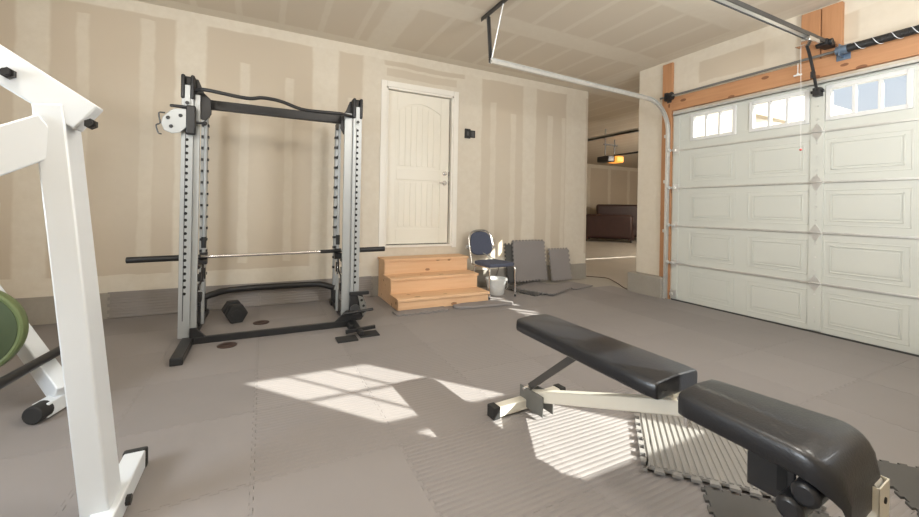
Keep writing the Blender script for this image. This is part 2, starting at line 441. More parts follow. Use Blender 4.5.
# garage door --------------------------------------------------------------
WIN = [(3.08,2.605),(2.415,1.935),(1.755,1.245),(1.07,.58)]
def garage_door():
    r = sroot('door_2', (4.83, 1.84, 0))
    x0, x1 = 4.80, 4.84; h = .488
    wz0, wz1 = 2.075, 2.355
    for k in range(5):
        z0, z1 = k*h+.004, (k+1)*h-.004
        b = MB()
        if k < 4:
            b.box((x0,GY0,z0),(x1,GY1-.01,z1))
            for (ya, yb) in WIN:                       # stamped rectangle, stepped twice
                for ins, th in ((0,.003),(.045,.006)):
                    A, B, C, D = yb-.03+ins, ya+.03-ins, z0+.07+ins*.9, z1-.07-ins*.9
                    t = .010
                    b.box((x0-th,A,C),(x0+.002,A+t,D)).box((x0-th,B-t,C),(x0+.002,B,D)).box((x0-th,A,C),(x0+.002,B,C+t)).box((x0-th,A,D-t),(x0+.002,B,D))
                b.box((x0-.005,yb+.035,z0+.135),(x0+.002,ya-.035,z1-.135))
        else:
            ys = [GY0] + sum([[b_, a_] for a_, b_ in WIN[::-1]], []) + [GY1-.01]
            b.box((x0,GY0,z0),(x1,GY1-.01,wz0)).box((x0,GY0,wz1),(x1,GY1-.01,z1))
            for i in range(0, len(ys), 2): b.box((x0,ys[i],wz0),(x1,ys[i+1],wz1))
        sec = b.build('door_section', 'garage_white', r, bevel=.0025)
        if k == 4:
            for (ya, yb) in WIN:
                f = MB(); t = .032; xx = x0-.014
                f.box((xx,yb-.028,wz0-.028),(x1,yb+.012,wz1+.028)).box((xx,ya-.012,wz0-.028),(x1,ya+.028,wz1+.028))
                f.box((xx,yb,wz0-.028),(x1,ya,wz0+.012)).box((xx,yb,wz1-.012),(x1,ya,wz1+.028))
                for q in (1,2):
                    ym = yb+(ya-yb)*q/3; f.box((xx+.006,ym-.013,wz0),(x1-.004,ym+.013,wz1))
                fo = f.build('window_frame', 'frame_white', r, bevel=.004)
                MB().box((x0+.020,yb,wz0),(x0+.023,ya,wz1)).build('pane', 'glass', fo)
    # horizontal stiffener lips at each joint
    for k in range(1,5):
        MB().box((x0-.016,GY0,k*h-.010),(x0,GY1-.01,k*h+.008)).build('joint_lip', 'galv', r, bevel=.002)
    MB().box((x0-.05,GY0,2.405),(x0,GY1-.02,2.412)).box((x0-.05,GY0,2.405),(x0-.044,GY1-.02,2.435)).box((x0-.008,GY0,2.41),(x0,GY1-.02,2.44)).build('top_strut', 'galv', r)
    MB().box((x0-.012,GY0,.0),(x1,GY1-.01,.022)).build('bottom_seal', 'dark_steel', r)
    MB().box((x0-.012,1.79,.03),(x0,1.895,2.40)).build('centre_stile', 'garage_white', r, bevel=.002)
    b = MB()
    for k in range(5):
        for z in (k*h+.12, k*h+.25, k*h+.38): b.cyl((x0-.012,1.842,z),(x0-.017,1.842,z),.008, seg=8)
    b.build('stile_screws', 'galv', r)
    MB().box((x0-.010,3.25,.03),(x0,3.33,2.40)).build('end_stile', 'garage_white', r, bevel=.002)
    for k in range(1,5):
        z = k*h
        b = MB(); b.prism([(1.842,z+.085),(1.885,z+.02),(1.885,z-.02),(1.842,z-.085),(1.80,z-.02),(1.80,z+.02)], 0, x0-.017, x0-.012)
        b.cyl((x0-.024,1.79,z),(x0-.024,1.895,z),.008, seg=10); b.build('centre_hinge', 'galv', r, bevel=.001)
        b = MB(); b.box((x0-.016,3.255,z-.045),(x0-.01,3.33,z+.05)).box((x0-.045,3.29,z-.012),(x0-.014,3.325,z+.02)); b.cyl((x0-.04,3.30,z+.005),(x0-.04,3.385,z+.005),.006, seg=8)
        hg = b.build('end_hinge', 'galv', r)
        MB().cyl((x0-.04,3.355,z+.005),(x0-.04,3.375,z+.005),.022).build('roller', 'bucket', hg, smooth=True)
    b = MB().box((x0-.016,3.255,.05),(x0-.01,3.34,.14)).box((x0-.045,3.30,.07),(x0-.014,3.33,.10)); b.build('bottom_bracket', 'galv', r)
    MB().box((x0-.014,.9,-.0),(x0,3.1,.006)).build('sill_strip', 'galv', r)
garage_door()

# ------------------------------------------------------------------ garage door hardware
def c_channel(mb, pts, w=.05, d=.028, t=.003, side=Vector((0,1,0))):
    """C-shaped track: web + two lips, swept as bars"""
    for a, b in zip(pts, pts[1:]):
        a = Vector(a); b = Vector(b); T = (b-a).normalized(); N = T.cross(side).normalized()
        e = T*.002
        mb.bar(a-e+side*0, b+e, t, w, up=N)
        mb.bar(a-e-side*d/2+N*w/2, b+e-side*d/2+N*w/2, d, t, up=N)
        mb.bar(a-e-side*d/2-N*w/2, b+e-side*d/2-N*w/2, d, t, up=N)
def track():
    t = thing('garage_door_track', 'galvanised left track curving from the garage door up and back along the ceiling', 'door track', (4.745,3.40,0))
    pts = [(4.745,3.395,.015),(4.745,3.395,2.20)]
    R = .40
    for k in range(1,13):
        a = PI/2*k/12; pts.append((4.745-R+R*math.cos(a), 3.395, 2.20+R*math.sin(a)*.97))
    pts += [(3.4,3.39,2.605),(2.02,3.385,2.635)]
    mb = MB(); c_channel(mb, pts); mb.build('rail', 'galv', t)
    for z in (.22,.9,1.55,2.15):
        MB().box((4.735,3.397,z-.02),(4.776,3.43,z+.02)).build('track_bracket', 'galv', t)
    h = MB(); h.bar((2.03,3.40,2.62),(2.05,3.50,3.14),.035,.004,up=(0,1,0)).bar((2.03,3.40,2.62),(2.05,3.50,3.14),.004,.035,up=(0,1,0))
    for k in range(22):
        f = (k+.5)/22; p = Vector((2.03,3.40,2.62)).lerp(Vector((2.05,3.50,3.14)), f); h.box(p-Vector((.022,.006,.008)), p+Vector((.022,.006,.004)))
    h.build('perforated_hanger', 'dark_steel', t)
    MB().bar((2.03,3.40,2.62),(2.05,3.22,3.145),.012,.003,up=(0,1,0)).build('diagonal_brace', 'galv', t)
    MB().box((2.02,2.9,3.155),(2.07,3.60,HC)).box((2.02,2.9,3.12),(2.026,3.60,HC)).build('ceiling_angle', 'dark_steel', t)
    MB().cyl((2.03,3.36,2.635),(2.03,3.43,2.635),.012).build('end_bolt', 'galv', t)
track()
def shaft():
    t = thing('torsion_spring_shaft', 'steel torsion shaft with black striped spring above the garage door', 'spring shaft', (4.70,1.6,2.655))
    MB().cyl((4.70,3.47,2.655),(4.70,.2,2.665),.0127, seg=12).build('shaft', 'grey_plate', t, smooth=True)
    MB().cyl((4.70,1.60,2.66),(4.70,.25,2.665),.034, seg=24).build('spring', 'spring', t, smooth=True)
    s = MB(); pts = [(4.70+.0355*math.cos(a), 1.59-a/(2*PI)*.115, 2.66+.0355*math.sin(a)) for a in [k*PI/10 for k in range(0,230)]]
    s.tube(pts, .0028, 5); s.build('paint_stripe', 'white_paint', t)
    d = MB(); d.cyl((4.70,3.37,2.655),(4.70,3.31,2.655),.045).cyl((4.70,3.375,2.655),(4.70,3.365,2.655),.055).cyl((4.70,3.31,2.655),(4.70,3.30,2.655),.05); d.build('cable_drum', 'black', t, smooth=True)
    b = MB(); b.box((4.67,3.385,2.60),(4.775,3.392,2.70)).box((4.77,3.36,2.59),(4.776,3.42,2.71)); b.build('end_bearing_plate', 'dark_steel', t)
    b = MB(); b.box((4.66,1.645,2.60),(4.765,1.652,2.71)).box((4.758,1.60,2.58),(4.765,1.70,2.72)).cyl((4.70,1.68,2.658),(4.70,1.60,2.658),.040); b.build('spring_anchor_bracket', 'blue_steel', t, bevel=.002)
shaft()
def opener():
    t = thing('garage_door_opener', 'steel rail and black curved arm of the garage door opener above the panel door', 'door opener', (4.70,1.75,2.75))
    r = MB(); r.box((1.85,1.729,2.740),(4.70,1.771,2.744)); r.build('rail', 'galv', t)
    for y in (1.720,1.772): MB().box((1.85,y,2.733),(4.70,y+.008,2.770)).build('rail_flange', 'dark_steel', t)
    MB().tube([(1.9,1.733,2.768),(4.68,1.733,2.768)], .005, 6).build('drive_chain', 'black', t)
    b = MB(); b.box((4.60,1.71,2.72),(4.765,1.79,2.775)).cyl((4.66,1.69,2.75),(4.66,1.81,2.75),.03); b.build('header_bracket', 'black', t, bevel=.003)
    b = MB(); b.box((4.30,1.715,2.70),(4.48,1.785,2.738)); b.build('trolley', 'chrome', t, bevel=.004)
    b = MB(); b.tube([(4.45,1.80,2.71),(4.53,1.81,2.64),(4.62,1.815,2.50),(4.70,1.825,2.38),(4.745,1.83,2.335)], .013, 8, 5); b.box((4.60,1.805,2.44),(4.64,1.83,2.50)); b.build('curved_arm', 'black', t, smooth=True)
    b = MB(); b.box((4.72,1.80,2.29),(4.788,1.86,2.37)).cyl((4.745,1.78,2.335),(4.745,1.88,2.335),.014); b.build('door_bracket', 'black', t, bevel=.003)
    b = MB(); b.box((1.45,1.60,2.66),(1.85,1.90,2.86)); b.build('motor_housing', 'bucket', t, bevel=.02)
    for x in (1.5,1.8):
        for y in (1.61,1.89): MB().box((x-.015,y-.002,2.84),(x+.015,y+.002,HC)).build('hanging_strap', 'galv', t)
    c = MB(); c.tube([(4.44,1.84,2.70),(4.445,1.835,2.2),(4.445,1.83,1.76)], .0022, 5); c.build('release_cord', 'bucket', t)
    c = MB().cyl((4.44,1.86,2.45),(4.44,1.86,2.56),.003).cyl((4.44,1.83,2.45),(4.44,1.89,2.45),.008).cyl((4.44,1.86,2.45),(4.44,1.86,2.465),.01); c.build('cord_handle', 'bucket', t)
    MB().sphere((4.445,1.83,1.75),.011).build('cord_knob', 'red', t, smooth=True)
    MB().box((4.40,1.75,2.702),(4.48,1.87,2.708)).build('release_lever', 'chrome', t)
opener()
def wall_box():
    t = thing('wall_switch_box', 'small black electrical box on the drywall right of the house door', 'switch', (2.63,YB,2.15))
    MB().box((2.545,YB-.02,2.15),(2.635,YB,2.285)).box((2.625,YB-.012,2.165),(2.715,YB,2.27)).build('plate', 'black', t, bevel=.004)
    MB().box((2.575,YB-.028,2.19),(2.605,YB-.018,2.245)).build('switch', 'dark_steel', t, bevel=.002)
    MB().box((2.65,YB-.018,2.18),(2.695,YB-.011,2.255)).build('cover', 'dark_steel', t, bevel=.002)
wall_box()

# ------------------------------------------------------------------ foam floor tiles
P = .625
def tile_poly(w=P, h=P, teeth=10, gap=.0005, sides=(1,1,1,1), depth=.014):
    """jigsaw outline: sockets along bottom and left, tongues along right and top, so that neighbours interlock"""
    def edge(length, fat):
        pts = []; pit = length/teeth
        for k in range(teeth):
            c = (k+.5)*pit; a = pit*.20+fat; b = pit*.27+fat
            pts += [(c-a, 0), (c-b, 1), (c+b, 1), (c+a, 0)]
        return pts
    d, g = depth, gap; e = gap*.7
    out = [(g, g)]
    if sides[0]: out += [(u, g+(d if v else 0)) for u, v in edge(w, e)]
    out.append((w-g, g))
    if sides[1]: out += [(w-g+(d-g if v else 0), u) for u, v in edge(h, -e)]
    out.append((w-g, h-g))
    if sides[2]: out += [(u, h-g+(d-g if v else 0)) for u, v in edge(w, -e)[::-1]]
    out.append((g, h-g))
    if sides[3]: out += [(g+(d if v else 0), u) for u, v in edge(h, e)[::-1]]
    return out
def tile_mesh(name, th=.012, m='foam', **kw):
    mb = MB(); mb.prism([(x, y) for x, y in tile_poly(**kw)], 2, 0, th)
    bmesh.ops.recalc_face_normals(mb.bm, faces=mb.bm.faces)
    me = bpy.data.meshes.new(name); mb.bm.to_mesh(me); mb.bm.free(); me.materials.append(M[m]); return me
XT = [-.03+P*k for k in range(-4,8)]; YT = [1.79+P*k for k in range(-3,6)]
me_s = tile_mesh('foam_tile', m='foam'); me_r = tile_mesh('foam_tile_ribbed', m='foam_rib'); me_f = tile_mesh('foam_tile_fine', m='foam_rib_fine')
me_e = tile_mesh('foam_tile_edge', m='foam', sides=(1,0,1,1))
me_t = tile_mesh('foam_tile_top', m='foam', sides=(1,1,0,1))
for i, x in enumerate(XT):
    for j, y in enumerate(YT):
        if y > 4.0 and x > 3.0: continue
        if y > 4.8: continue
        rib = (x > .5 and x < 2.4 and y < 1.7)
        fine = (-.1 < x < 1.3 and 1.7 < y < 2.9)
        if x > 4.3:   # last column trimmed to the garage door
            me = bpy.data.meshes.get('foam_tile_cut')
            if me is None: me = tile_mesh('foam_tile_cut', w=.42, sides=(0,0,0,1), m='foam')
            lab = 'narrow smooth grey foam tile cut to fit along the garage door'; g = 'cut foam tiles along the garage door'
            y2 = y
        else:
            me = me_r if rib else me_f if fine else me_s; y2 = y
            if (y > 3.6 and x > 3.0) or y > 4.0:
                me = me_t
            if rib: lab = 'ribbed grey interlocking foam tile laid under the weight bench'; g = 'ribbed floor tiles under the bench'
            elif fine: lab = 'finely ribbed grey foam tile in the sunlit patch of floor'; g = 'sunlit floor tiles'
            elif x < -.6: lab = 'smooth grey foam floor tile on the left, around the white machine and rack foot'; g = 'smooth floor tiles at the left'
            elif y > 3.0 and x < 1.2: lab = 'smooth grey foam floor tile beneath the power rack'; g = 'smooth floor tiles under the rack'
            elif x > 2.4: lab = 'smooth grey foam floor tile between the bench and the garage door'; g = 'smooth floor tiles near the garage door'
            elif x > 1.1: lab = 'smooth grey foam floor tile between the wooden steps and the bench'; g = 'smooth floor tiles before the steps'
            else: lab = 'smooth grey foam floor tile in the open floor at bottom centre'; g = 'smooth floor tiles at bottom centre'
        o = bpy.data.objects.new('foam_mat', me); COL.objects.link(o); o.location = (x, y2, 0)
        tag(o, lab, 'floor mat', g)
FT = .0125
# charcoal tile under the near end of the bench
o = bpy.data.objects.new('foam_mat', tile_mesh('foam_tile_charcoal', m='foam_dark', th=.010)); COL.objects.link(o)
o.location = (1.171, .56, FT); o.rotation_euler = (0,0,math.radians(-47)); tag(o, 'charcoal smooth foam tile under the near end of the bench', 'floor mat')
o = bpy.data.objects.new('foam_mat', o.data); COL.objects.link(o)
o.location = (2.05, .36, FT); o.rotation_euler = (0,0,math.radians(-47+0)); tag(o, 'charcoal smooth foam tile in the bottom right corner beyond the bench post', 'floor mat')
# loose ribbed tile lying askew under the bench: ribs are real ridges
def ribbed_tile():
    n = 23; w = .62; th = .012; mb = MB(); mb.prism(tile_poly(w=w, h=w, sides=(1,1,1,1), depth=.022, teeth=9), 2, 0, th)
    pit = w/n
    for k in range(n):
        x0 = k*pit; ins = .026
        prof = [(x0+.003, th-.001), (x0+pit*.25, th+.006), (x0+pit*.75, th+.006), (x0+pit-.003, th-.001)]
        if x0 < ins or x0+pit > w-.002: continue
        mb.prism(prof, 1, ins, w-.002)
    return mb
o = ribbed_tile().build('foam_mat', M['foam_light']); o.location = (1.49, 1.155, .024); o.rotation_euler = (0,0,math.radians(-47))
tag(o, 'light grey ribbed foam tile lying loose and askew under the bench', 'floor mat')

# ribbed strips of tile standing against the stem wall
def standing_strip(x0, x1, label, z1=.255):
    mb = MB()
    n = 4; h = z1; pts = [(x0, 0), (x1, 0)]
    zt = [h*k/n for k in range(n+1)]
    for k in range(n):
        a, b = zt[k], zt[k+1]; pts += [(x1, a+.25*(b-a)), (x1+.018, a+.2*(b-a)), (x1+.018, a+.8*(b-a)), (x1, a+.75*(b-a))]
    pts += [(x1, h), (x0, h)]
    for k in range(n)[::-1]:
        a, b = zt[k], zt[k+1]; pts += [(x0, a+.75*(b-a)), (x0+.018, a+.8*(b-a)), (x0+.018, a+.2*(b-a)), (x0, a+.25*(b-a))]
    M4 = Matrix.Translation((0,4.925,FT)) @ Matrix.Rotation(-.04, 4, 'X')
    mb.prism(pts, 1, 0, .012, M4)
    tag(mb.build('wall_foam_strip', 'foam_wall', org=((x0+x1)/2, 4.92, FT)), label, 'floor mat', None)
standing_strip(-1.34, -.69, 'ribbed grey foam strip against the wall left of the rack')
standing_strip(-.685, -.03, 'ribbed grey foam strip against the wall behind the left rack post')
standing_strip(-.025, .61, 'ribbed grey foam strip against the wall behind the middle of the rack')
standing_strip(.615, 1.24, 'ribbed grey foam strip against the wall between rack and wooden steps')

# loose offcuts in front of the steps
def curled(name, x0, x1, y0, y1, label, teeth, curl=.02):
    mb = MB(); n = 24
    bot, top = [], []
    xs = [x0+(x1-x0)*k/n for k in range(n+1)]
    poly_front = []
    for k in range(teeth):
        p = (x1-x0)/teeth; c = x0+(k+.5)*p
        poly_front += [(c-p*.2, y0), (c-p*.27, y0-.022), (c+p*.27, y0-.022), (c+p*.2, y0)]
    mb.prism([(x0, y0)]+poly_front+[(x1, y0), (x1, y1), (x0, y1)], 2, FT+.001, FT+.016)
    o = mb.build(name, 'foam', org=((x0+x1)/2, (y0+y1)/2, FT)); return tag(o, label, 'floor mat')
curled('loose_foam_strip', 1.26, 1.86, 3.93, 4.07, 'toothed grey foam strip on the floor against the front of the wooden steps', 9)
b = MB(); pts = [(1.95,3.97),(2.02,3.91),(2.2,3.885),(2.45,3.87),(2.66,3.86),(2.70,3.90),(2.64,4.03),(2.45,4.07),(2.1,4.08),(1.96,4.04)]
b.prism(pts, 2, FT+.001, FT+.03); tag(b.build('loose_foam_offcut', 'foam', bevel=.008, org=(2.3,3.97,FT)), 'rounded grey foam offcut on the floor at the right front corner of the steps', 'floor mat')

# stacked and leaning tiles behind the chair
def loose_tile(loc, rot, label, w=.61, h=.61, m='foam', th=.014, sides=(1,1,1,1)):
    mb = MB(); mb.prism(tile_poly(w=w, h=h, sides=sides, depth=.022, teeth=9), 2, 0, th)
    o = mb.build('foam_mat', m); o.location = loc; o.rotation_euler = rot
    return tag(o, label, 'floor mat')
R_ = math.radians
loose_tile((3.20,4.12,.014), (0,0,R_(12)), 'charcoal foam tile lying flat on the concrete beside the chair, lowest of the pile', m='foam_dark')
loose_tile((3.42,4.03,.030), (0,0,R_(24)), 'toothed grey foam tile lying crooked on top of the pile before the leaning tiles')
loose_tile((3.99,4.22,.014), (0,0,R_(15)), 'grey foam tile flat on the concrete, rightmost of the loose pile', w=.46, h=.38)
def leaning(x, w, h, lean, label, zr=0, m='foam', z0=.05, y=4.82, tilt=0):
    mb = MB(); mb.prism(tile_poly(w=w, h=h, depth=.02, teeth=10 if w > .5 else 7), 2, 0, .014)
    o = mb.build('foam_mat', m); o.location = (x, y, z0); o.rotation_euler = (R_(90-lean), R_(tilt), zr); return tag(o, label, 'floor mat')
leaning(3.35, .60, .61, 9, 'square grey foam tile leaning on the wall behind the blue chair', 0, y=4.82, z0=.060)
leaning(3.24, .60, .58, 12, 'dark toothed foam tile leaning behind the square grey tile', 0, 'foam_dark', z0=.047, y=4.842)
leaning(4.03, .40, .50, 11, 'smaller grey foam tile leaning on the wall at its right end', 0, y=4.80, z0=.031)

# ------------------------------------------------------------------ wooden steps
def steps():
    t = thing('wooden_steps', 'three-step pine staircase box in front of the house door', 'steps', (1.9,4.5,FT))
    x0, x1 = 1.33, 2.47; yf = [4.10, 4.38, 4.66]; zt = [.145, .325, .51]; z0 = FT
    for k in range(3):
        ye = yf[k+1]+.03 if k < 2 else 4.945
        MB().box((x0-.01,yf[k]-.02,zt[k]-.032),(x1+.01,ye,zt[k])).build('tread', 'pine', t, bevel=.003)
        MB().box((x0+.001,yf[k],(z0 if k == 0 else zt[k-1]-.03)),(x1-.001,yf[k]+.035,zt[k]-.032)).build('riser', 'pine', t, bevel=.002)
    for x in (x0, x1-.036):
        MB().prism([(4.136,z0),(4.93,z0),(4.93,zt[2]-.033),(yf[2]+.036,zt[2]-.033),(yf[2]+.036,zt[1]-.033),(yf[1]+.036,zt[1]-.033),(yf[1]+.036,zt[0]-.033),(4.136,zt[0]-.033)], 0, x+.001, x+.037).build('side_board', 'pine', t, bevel=.002)
steps()

# ------------------------------------------------------------------ stacking chair
def chair():
    t = thing('stacking_chair', 'navy fabric stacking chair with chrome frame between steps and leaning tiles', 'chair', (2.74,4.44,FT), R_(4), world=False)
    t.scale = (1,1,.93)   # local: front is -y, seat 0.42 wide
    s = MB(); prof = []
    seat = [(-.20,-.20),(-.14,-.235),(0,-.245),(.14,-.235),(.20,-.20),(.205,0),(.185,.17),(.12,.20),(-.12,.20),(-.185,.17),(-.205,0)]
    s.prism(seat, 2, .425, .475); s.build('seat', 'navy', t, bevel=.018, seg=4)
    Mb = Matrix.Translation((0,.255,.50)) @ Matrix.Rotation(R_(-12), 4, 'X')
    pts = []
    for k in range(33):
        a = 2*PI*k/32
        cx, cz = math.cos(a), math.sin(a)
        x = .172*abs(cx)**.62*(1 if cx > 0 else -1); z = .175*abs(cz)**.62*(1 if cz > 0 else -1)
        pts.append((x*(1-.10*(z/.175)), z+.21))
    b = MB(); b.prism(pts[:-1], 1, -.018, .018, Mb); b.build('backrest', 'navy', t, bevel=.012, seg=3)
    f = MB(); loop = []
    for k in range(-12, 45-12+1):
        a = R_(-60) + R_(300)*k/32 if 0 <= k <= 32 else None
        if a is None: continue
        cx, cz = math.cos(a), math.sin(a)
        x = .195*abs(cx)**.62*(1 if cx > 0 else -1); z = .20*abs(cz)**.62*(1 if cz > 0 else -1)
        loop.append(Mb @ Vector((x*(1-.10*(z/.2)), 0, z+.21)))
    R0 = loop[0]; L0 = loop[-1]
    path = [Vector((.205,-.22,.005)), Vector((.20,-.215,.36)), Vector((.195,-.19,.415)), Vector((.20,-.10,.418)), Vector((.20,.17,.42)), Vector((.195,.225,.46))] 
    up = [p for p in loop if p.z > .62]
    up.sort(key=lambda p: math.atan2(p.z-.72, p.x))
    full = path + up + [Vector((-p.x, p.y, p.z)) for p in path[::-1]]
    f.tube(full, .0105, 8, 3); f.build('frame', 'chrome', t, smooth=True)
    for sx in (-1,1):
        MB().tube([(sx*.195,.10,.42),(sx*.20,.14,.36),(sx*.205,.30,.005)], .0105, 8, 4).build('rear_leg', 'chrome', t, smooth=True)
        MB().cyl((sx*.205,-.22,0),(sx*.205,-.22,.03),.014, seg=10).build('foot_cap', 'rubber', t)
        MB().cyl((sx*.205,.30,0),(sx*.205,.30,.03),.014, seg=10).build('foot_cap', 'rubber', t)
    for yy in (.10,-.14): MB().cyl((-.19,yy,.418),(.19,yy,.418),.009, seg=8).build('seat_rail', 'chrome', t, smooth=True)
    MB().cyl((-.10,.345,.885),(.10,.345,.885),.009, seg=8).build('grip_bar', 'chrome', t, smooth=True)
chair()
def bucket():
    t = thing('bucket', 'white plastic bucket on the floor under the blue chair', 'bucket', (2.80,4.45,FT), world=False)
    b = MB(); b.lathe([(.10,0),(.105,.01),(.135,.20),(.142,.20),(.142,.212),(.128,.212),(.10,.02),(.001,.018)]); b.build('pail', 'bucket', t, smooth=True)
    b = MB(); b.lathe([(.143,.188),(.150,.190),(.150,.214),(.143,.216)], closed=True); b.build('rim', 'bucket', t, smooth=True)
    b = MB(); b.tube([(.148*math.cos(a), -.148*math.sin(a)*.5-.10*math.sin(a), .20-.11*math.sin(a)) for a in [PI*k/14 for k in range(15)]], .0025, 6); b.build('wire_handle', 'galv', t)
bucket()

# ------------------------------------------------------------------ power rack
def rack():
    t = thing('power_rack', 'silver and black power rack standing against the back wall', 'power rack', (.12,4.2,FT))
    z0 = FT
    SIDES = ((-.597,-.517,-1), (.757,.837,1))
    top = 2.04
    for xa, xb, sgn in SIDES:
        # front upright: perforated box section plus a set-back flange
        u = MB(); u.box((xa,3.80,z0+.05),(xb,3.865,top))
        if sgn < 0: u.box((xb,3.83,z0+.05),(xb+.042,3.865,top))
        else: u.box((xa-.075,3.83,z0+.05),(xa,3.865,top))
        uo = u.build('front_upright', 'silver', t, bevel=.004)
        xm = (xa+xb)/2
        h = MB(); z = .42
        while z < top-.12:
            h.cyl((xm,3.8005,z),(xm,3.7965,z),.0125, seg=10); z += .054
        merge(uo, h.build('hole_row', 'hole', uo))
        lb = MB(); lb.box((xm-.012,3.797,.20),(xm-.006,3.801,1.9)); merge(uo, lb.build('scale_line', 'dark_steel', uo))
        # top black cap and gussets
        c = MB(); c.box((xa-.006,3.785,1.99),(xa+.022,3.90,2.185)).box((xb-.022,3.785,1.99),(xb+.006,3.90,2.185)).box((xa-.006,3.84,2.10),(xb+.006,3.90,2.185)); c.build('top_cap', 'black', t, bevel=.012)
        c = MB(); c.box((xa+.022,3.79,1.93),(xb-.022,3.80,2.10)); c.build('cap_plate', 'silver', t, bevel=.002)
        MB().cyl((xm,3.792,1.955),(xm,3.780,1.955),.014, seg=12).build('cap_bolt', 'black', t)
        # rear upright
        rx = -.54 if sgn < 0 else .762
        r = MB(); r.box((rx-.03,4.68,z0),(rx+.03,4.74,2.07)); ro = r.build('rear_upright', 'silver' , t, bevel=.004)
        z = .45; n = 0
        while z < 1.98:
            pm = MB(); ix = rx + (.012 if sgn < 0 else -.012)
            pm.box((ix-.032,4.63,z-.012),(ix+.032,4.68,z+.012)).cyl((ix-.035*0,4.64,z),(ix,4.61,z+.012),.010, seg=8); pm.build('peg', 'black', t); z += .114
        b = MB(); b.box((rx-.055,4.63,z0),(rx+.055,4.79,z0+.05)).box((rx-.04,4.66,z0+.05),(rx+.04,4.76,z0+.17)); b.build('rear_foot', 'black', t, bevel=.006)
        # guide rod and side beams
        gx = -.475 if sgn < 0 else .70
        MB().cyl((gx,4.2,z0+.05),(gx,4.2,2.02),.014, seg=12).build('guide_rod', 'silver', t, smooth=True)
        fx = -.527 if sgn < 0 else .76
        MB().bar((fx,3.32 if sgn < 0 else 3.62,z0+.027),(fx,4.65,z0+.027),.078,.054).build('base_rail', 'black', t, bevel=.005)
        if sgn < 0: MB().box((fx-.032,3.316,z0+.010),(fx+.032,3.321,z0+.044)).build('end_insert', 'rubber', t)
        MB().bar((fx,3.86,2.06),(fx,4.74,2.06),.05,.07).build('top_rail', 'black', t, bevel=.004)
        MB().prism([(3.865,2.14),(4.10,2.08),(4.10,2.00),(3.95,1.99),(3.865,1.88)], 0, fx-.012, fx+.012).build('top_gusset', 'black', t, bevel=.003)
        # clutter of collars, latches and cables along the lower inner side
        ix = gx
        for zz, rr in ((.66,.032),(.80,.02),(.52,.018)):
            MB().cyl((ix,4.2,zz-.05),(ix,4.2,zz+.05),rr, seg=12).build('guide_collar', 'black', t, smooth=True)
        MB().tube([(ix,4.17,.60),(ix-.01*sgn,4.05,.50),(ix+.03*sgn,3.95,.36),(ix+.02*sgn,3.9,.22),(ix,4.0,.10)], .008, 6, 5).build('cable', 'black', t)
        MB().prism([(3.87,.07),(4.05,.07),(3.90,.30),(3.87,.34)], 0, fx-.008, fx+.008).build('base_gusset', 'black', t)
        MB().box((ix-.025,3.87,.33),(ix+.025,3.95,.40)).build('latch_block', 'black', t, bevel=.004)
        MB().box((ix-.02,3.87,.50),(ix+.02,3.92,.56)).build('latch_block', 'black', t, bevel=.004)
        MB().cyl((ix,3.86,.62),(ix,3.98,.62),.016).build('spotter_pin', 'black', t, smooth=True)
        MB().box((ix-.045,4.11,.61),(ix+.035,4.18,.648 if sgn < 0 else .667)).build('bar_cradle', 'black', t, bevel=.004)
        for zz in (.30, .43): MB().cyl((ix,4.02,zz),(ix+.02*sgn,4.02,zz),.03, seg=14).build('pulley', 'dark_steel', t, smooth=True)
        MB().cyl((ix-.008,4.25,.50),(ix+.008,4.25,.50),.085, seg=28).build('pulley_wheel', 'chrome', t, bevel=.004)
    # cross members
    MB().box((-.515,3.98,1.965),(.755,4.03,2.045)).build('top_crossbar', 'black', t, bevel=.005)
    pu = [(-.50,3.80,2.07),(-.42,3.74,2.065),(-.14,3.72,2.035),(-.02,3.72,2.055),(.12,3.72,2.045),(.28,3.72,2.00),(.42,3.72,1.995),(.62,3.74,2.005),(.74,3.82,2.01)]
    MB().tube(pu, .015, 10, 6).build('pull_up_bar', 'black', t, smooth=True)
    b = MB(); b.box((-.50,3.765,z0),(.74,3.80,z0+.055)); 
    b.prism([(-.515,z0+.01),(-.36,z0+.01),(-.47,z0+.13),(-.515,z0+.13)], 1, 3.772, 3.792).prism([(.755,z0+.01),(.52,z0+.01),(.62,z0+.06),(.715,z0+.15),(.755,z0+.15)], 1, 3.772, 3.792)
    b.build('front_floor_bar', 'black', t, bevel=.004)
    MB().tube([(-.54,4.66,.20),(-.44,4.72,.225),(-.30,4.82,.235),(.05,4.86,.235),(.45,4.84,.235),(.62,4.78,.235),(.75,4.68,.205)], .033, 12, 6).build('rear_bent_tube', 'black', t, smooth=True)
    # pulley carriage on the left front upright
    c = MB(); c.box((-.560,3.74,1.70),(-.495,3.80,1.93)).box((-.67,3.765,1.905),(-.50,3.785,1.93)); c.build('carriage_clamp', 'black', t, bevel=.010)
    ca = MB(); dx, dz = .052, -.05
    pts = [(-.575,1.945),(-.68,1.945),(-.715,1.92),(-.76,1.87),(-.77,1.82),(-.75,1.765),(-.70,1.745),(-.65,1.755),(-.61,1.80),(-.575,1.80)]
    ca.prism([(x+dx, z+dz) for x, z in pts], 1, 3.745, 3.758); cp = ca.build('carriage_plate', 'silver', t, bevel=.003)
    h = MB()
    for (x, z) in ((-.645,1.89),(-.725,1.865),(-.705,1.80)): h.cyl((x+dx,3.745,z+dz),(x+dx,3.738,z+dz),.014, seg=12)
    merge(cp, h.build('plate_bolts', 'black', cp))
    MB().tube([(x+dx,3.75,z+dz) for x, z in ((-.745,1.90),(-.785,1.895),(-.775,1.82),(-.80,1.80),(-.785,1.74),(-.765,1.735))], .006, 6, 3).build('snap_hook', 'dark_steel', t, smooth=True)
